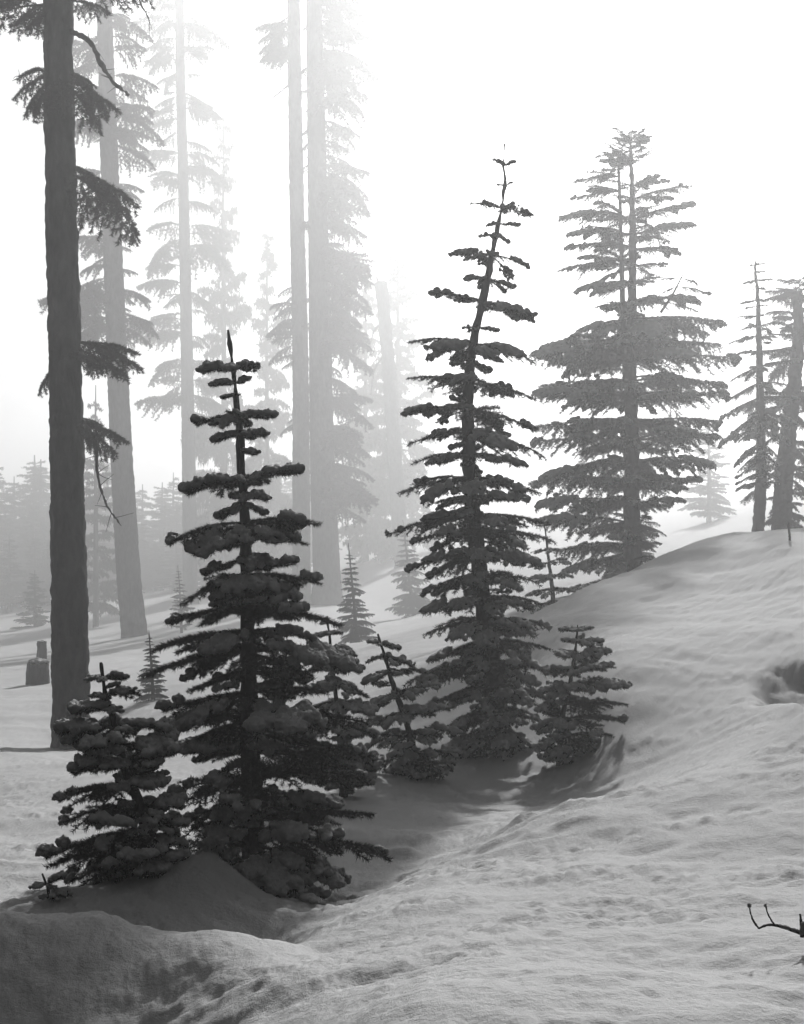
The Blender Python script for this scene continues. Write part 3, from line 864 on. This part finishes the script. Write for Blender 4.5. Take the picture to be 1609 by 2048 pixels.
auto_fir('small misty fir with open branches right of the twin trunks', (716, 1285), (697, 1086), 42, 46, 17, 301, 0.07)
auto_fir('pale broad young fir below the dead snag', (828, 1230), (806, 1040), 58, 52, 16, 302, 0.09)
auto_fir('small grey fir between the grey trunk and the foreground fir', (308, 1395), (298, 1260), 31, 38, 15, 303, 0.05)
auto_fir('faint little fir above the left boughs of the foreground fir', (364, 1238), (356, 1130), 56, 28, 14, 304, 0.06)
far_fir('faint pointed fir rising behind the dead snag', 797, 1150, 468, 88, 3, 0.62, 0.9)
far_fir('faint narrow fir between the twin trunks and the snag', 732, 1150, 520, 92, 1, 0.5, 2.2)
far_fir('pale fir on the snow slope right of the two-stemmed fir', 1418, 1035, 840, 72, 0, 1.3, 0.3)
far_fir('small fir peeking from behind the trunk of the two-stemmed fir', 1283, 1125, 1050, 40, 1, 1.6, 0.5)
far_fir('misty fir standing between the dark trunk and the grey trunk', 192, 1250, 770, 72, 2, 0.62, 1.7)
far_fir('dim fir in the shade at the far left behind the stumps', 70, 1290, 1140, 78, 0, 1.3, 0.6)
rb = np.random.default_rng(99)
for d0, d1, t0, t1, n in ((108, 116, 900, 970, 26), (100, 107, 980, 1040, 26), (93, 99, 1050, 1090, 26)):
    for i in range(n):
        d = rb.uniform(d0, d1)
        px = -330 + 960 * (i + rb.uniform(0.1, 0.9)) / n
        far_fir('dim fir of the misty wood far behind the trunks on the left', px, 1170, rb.uniform(t0, t1), d, int(rb.integers(4)), rb.uniform(1.1, 1.7), rb.uniform(0, 6), 'firs of the misty wood on the left')
far_fir('tall ghostly fir fading into the bright mist left of the twin trunks', 448, 1180, 200, 90, 0, 0.36, 1.3)
far_fir('ghostly pointed fir almost lost in the mist just left of the twin trunks', 535, 1180, 420, 94, 1, 0.4, 2.6)

# ------------------------------------------------------------------ stumps
def stump(label, px, py, wpx, hpx, d, cap, seed):
    b = P(px, py, d); g = gz(b[0], b[1]); k = W(d) / F
    r, h = wpx * k / 2, hpx * k + (b[2] - g)
    root = thing('tree_stump', (b[0], b[1], g), label, 'stump', 'cut stumps behind the dark trunk')
    v, t = tube(smooth_path([(0, 0, -0.3), (0, 0, h * 0.5), (0.01, 0, h)], 24), np.linspace(r * 1.12, r, 24), 24, True, 0.03, seed, 6)
    obj('trunk', tri_mesh('trunk', v, t, [M_WOOD]), root)
    rng = np.random.default_rng(seed)
    bl = []
    for i in range(26 if cap > 0.1 else 14):
        a, q = rng.uniform(0, 6.28), math.sqrt(rng.random()) * r * 0.85
        s = cap * (1.1 - 0.6 * q / r)
        bl.append((np.array([math.cos(a) * q, math.sin(a) * q, h + s * 0.35]), np.array([r * 0.34, r * 0.34, s])))
    obj('snow_cap', blob_union(bl, 0.03, 0.01, seed, 'snow_cap'), root)
stump('low wide stump with a rounded snow cap left of the dark trunk', 76, 1364, 42, 38, 37.5, 0.17, 5)
stump('taller narrow stump standing behind the low snow-capped stump', 84, 1345, 19, 62, 42.0, 0.05, 6)

# ------------------------------------------------------------------ small things in the snow
r_ = np.random.default_rng(3)
b = P(98, 1806, 8.6); gb = gz(b[0], b[1]); up = np.array([0, 0, gb - b[2]])
root = thing('sapling', (b[0], b[1], gb), 'tiny snow-dusted seedling in the snow at lower left', 'seedling')
_, pth = trunk_part(root, [b + up - [0, 0, 0.05], P(97, 1790, 8.6) + up, P(91, 1772, 8.6) + up, P(85, 1756, 8.6) + up], 0.012, 0.006, 6, 0, 20, 16, M_TWIG, 'stem')
for k, ((sx, sy), (tx, ty)) in enumerate((((94,1778),(122,1766)), ((94,1778),(69,1786)), ((95,1782),(106,1786)), ((98,1800),(134,1800)), ((97,1800),(84,1806)))):
    put_branch(root, 'n1', P(sx, sy, 8.6) + up, P(tx, ty, 8.55) + up, r_, pick=k % 4)

b = P(1580, 1104, 29.5)
root = thing('bare_stem', (b[0], b[1], gz(b[0], b[1])), 'short bare stem poking from the snow near the hilltop', 'twig')
v, t = tube(smooth_path([(0, 0, -0.15), (0, 0, 0.1), (-0.03, 0, 0.38), (-0.02, 0, 0.46)], 24), np.linspace(0.032, 0.024, 24), 8, True, 0.010, 4, 60)
obj('stem', tri_mesh('stem', v, t, [M_TWIG]), root)

d = 5.75
b = P(1575, 1858, d)
g = gz(b[0], b[1])
root = thing('fallen_twig', (b[0], b[1], g), 'dark forked twig lying on the snow at the right edge', 'twig')
mb = MB()
for pp, r0, r1 in (([(1518,1857),(1535,1850),(1552,1851),(1575,1857),(1600,1866),(1640,1880)], 0.0045, 0.008),
                   ([(1518,1857),(1508,1843),(1502,1828),(1499,1814)], 0.0045, 0.0025),
                   ([(1551,1851),(1543,1840),(1536,1826),(1532,1811)], 0.0045, 0.0025)):
    p = smooth_path([P(x, y, d) for x, y in pp], 24) - np.array(root.location)
    v, t = tube(p, np.linspace(r0, r1, 24), 7, True, 0.0014, 9, 140); mb.add(v, t)
obj('stem', mb.mesh('stem', [M_TWIG]), root)
mb = MB()
p = smooth_path([P(1606, 1874, d), P(1604, 1850, d), P(1601, 1828, d)], 12) - np.array(root.location)
v, t = tube(p, np.linspace(0.010, 0.004, 12), 8, True, 0.003, 5, 80); mb.add(v, t)
obj('stub', mb.mesh('stub', [M_TWIG]), root)
bl = [(P(1499, 1811, d) - np.array(root.location), np.array([.011, .011, .013])), (P(1531, 1811, d) - np.array(root.location), np.array([.008, .008, .010]))]
for q in np.linspace(0, 1, 9):
    bl.append((P(1560 + q * 40, 1851 + q * 12, d) - np.array(root.location), np.array([.012, .012, .009]) * (0.8 + 0.5 * r_.random())))
for q in range(5):
    bl.append((P(1606 + r_.normal() * 3, 1842 + q * 6, d - 0.02) - np.array(root.location), np.array([.012, .012, .013])))
for nm, part in (('snow_knob', bl[:1]), ('snow_knob', bl[1:2]), ('snow', bl[2:11]), ('snow', bl[11:])):
    obj(nm, blob_union(part, 0.004, 0.001, 4, nm), root)

# clods dropped from the boughs round the foot of the foreground fir
for i, (px, py, dd, r, lab) in enumerate(((688,1796,9.7,0.085,'largest rounded snow clod right of the foreground fir'), (712,1803,9.6,0.05,'snow clod at the right end of the row by the foreground fir'),
        (668,1806,9.5,0.06,'snow clod tucked under the lowest right boughs of the foreground fir'), (628,1818,9.4,0.055,'snow clod in the shaded hollow below the foreground fir'))):
    b = P(px, py, dd); z = gz(b[0], b[1])
    rr = np.random.default_rng(40 + i)
    bl = [(rr.normal(size=3) * [r * .55, r * .55, r * .25] + [0, 0, r * 0.2], np.array([r, r, r * .85]) * rr.uniform(0.45, 0.8)) for _ in range(12)]
    o = obj('snow_clod', blob_union(bl, 0.012, 0.004, i, 'snow_clod'))
    o.location = (b[0], b[1], z + r * 0.2)
    tag(o, lab, 'snow clod', 'snow clods round the foreground fir')

# ------------------------------------------------------------------ the mist
bpy.context.view_layer.update()
TOP_Z = max(max((o.matrix_world @ Vector(c)).z for c in o.bound_box) for o in C.objects if o.type == 'MESH')
print('TOP', TOP_Z, 'tris', sum(len(m.polygons) for m in bpy.data.meshes))
def haze_box(x0, x1, y0, y1, z0, z1):
    v = np.array([(x, y, z) for x in (x0, x1) for y in (y0, y1) for z in (z0, z1)])
    t = [(0,1,3),(0,3,2),(4,6,7),(4,7,5),(0,4,5),(0,5,1),(2,3,7),(2,7,6),(0,2,6),(0,6,4),(1,5,7),(1,7,3)]
    m = bpy.data.materials.new('mist')
    m.use_nodes = True
    n, l = m.node_tree.nodes, m.node_tree.links
    n.clear()
    out = n.new('ShaderNodeOutputMaterial')
    pv = n.new('ShaderNodeVolumePrincipled')
    pv.inputs['Color'].default_value = (0.97, 0.97, 0.97, 1)
    pv.inputs['Density'].default_value = HAZE_DENSITY
    pv.inputs['Anisotropy'].default_value = HAZE_G
    l.new(pv.outputs[0], out.inputs['Volume'])
    o = obj('haze', tri_mesh('haze', v, t, [m], smooth=False))
    tag(o, 'pale mist filling the wood and the slope', kind='stuff')
haze_box(-910, 910, -910, 910, Z_MIN - 1.0, TOP_Z + 1.0)
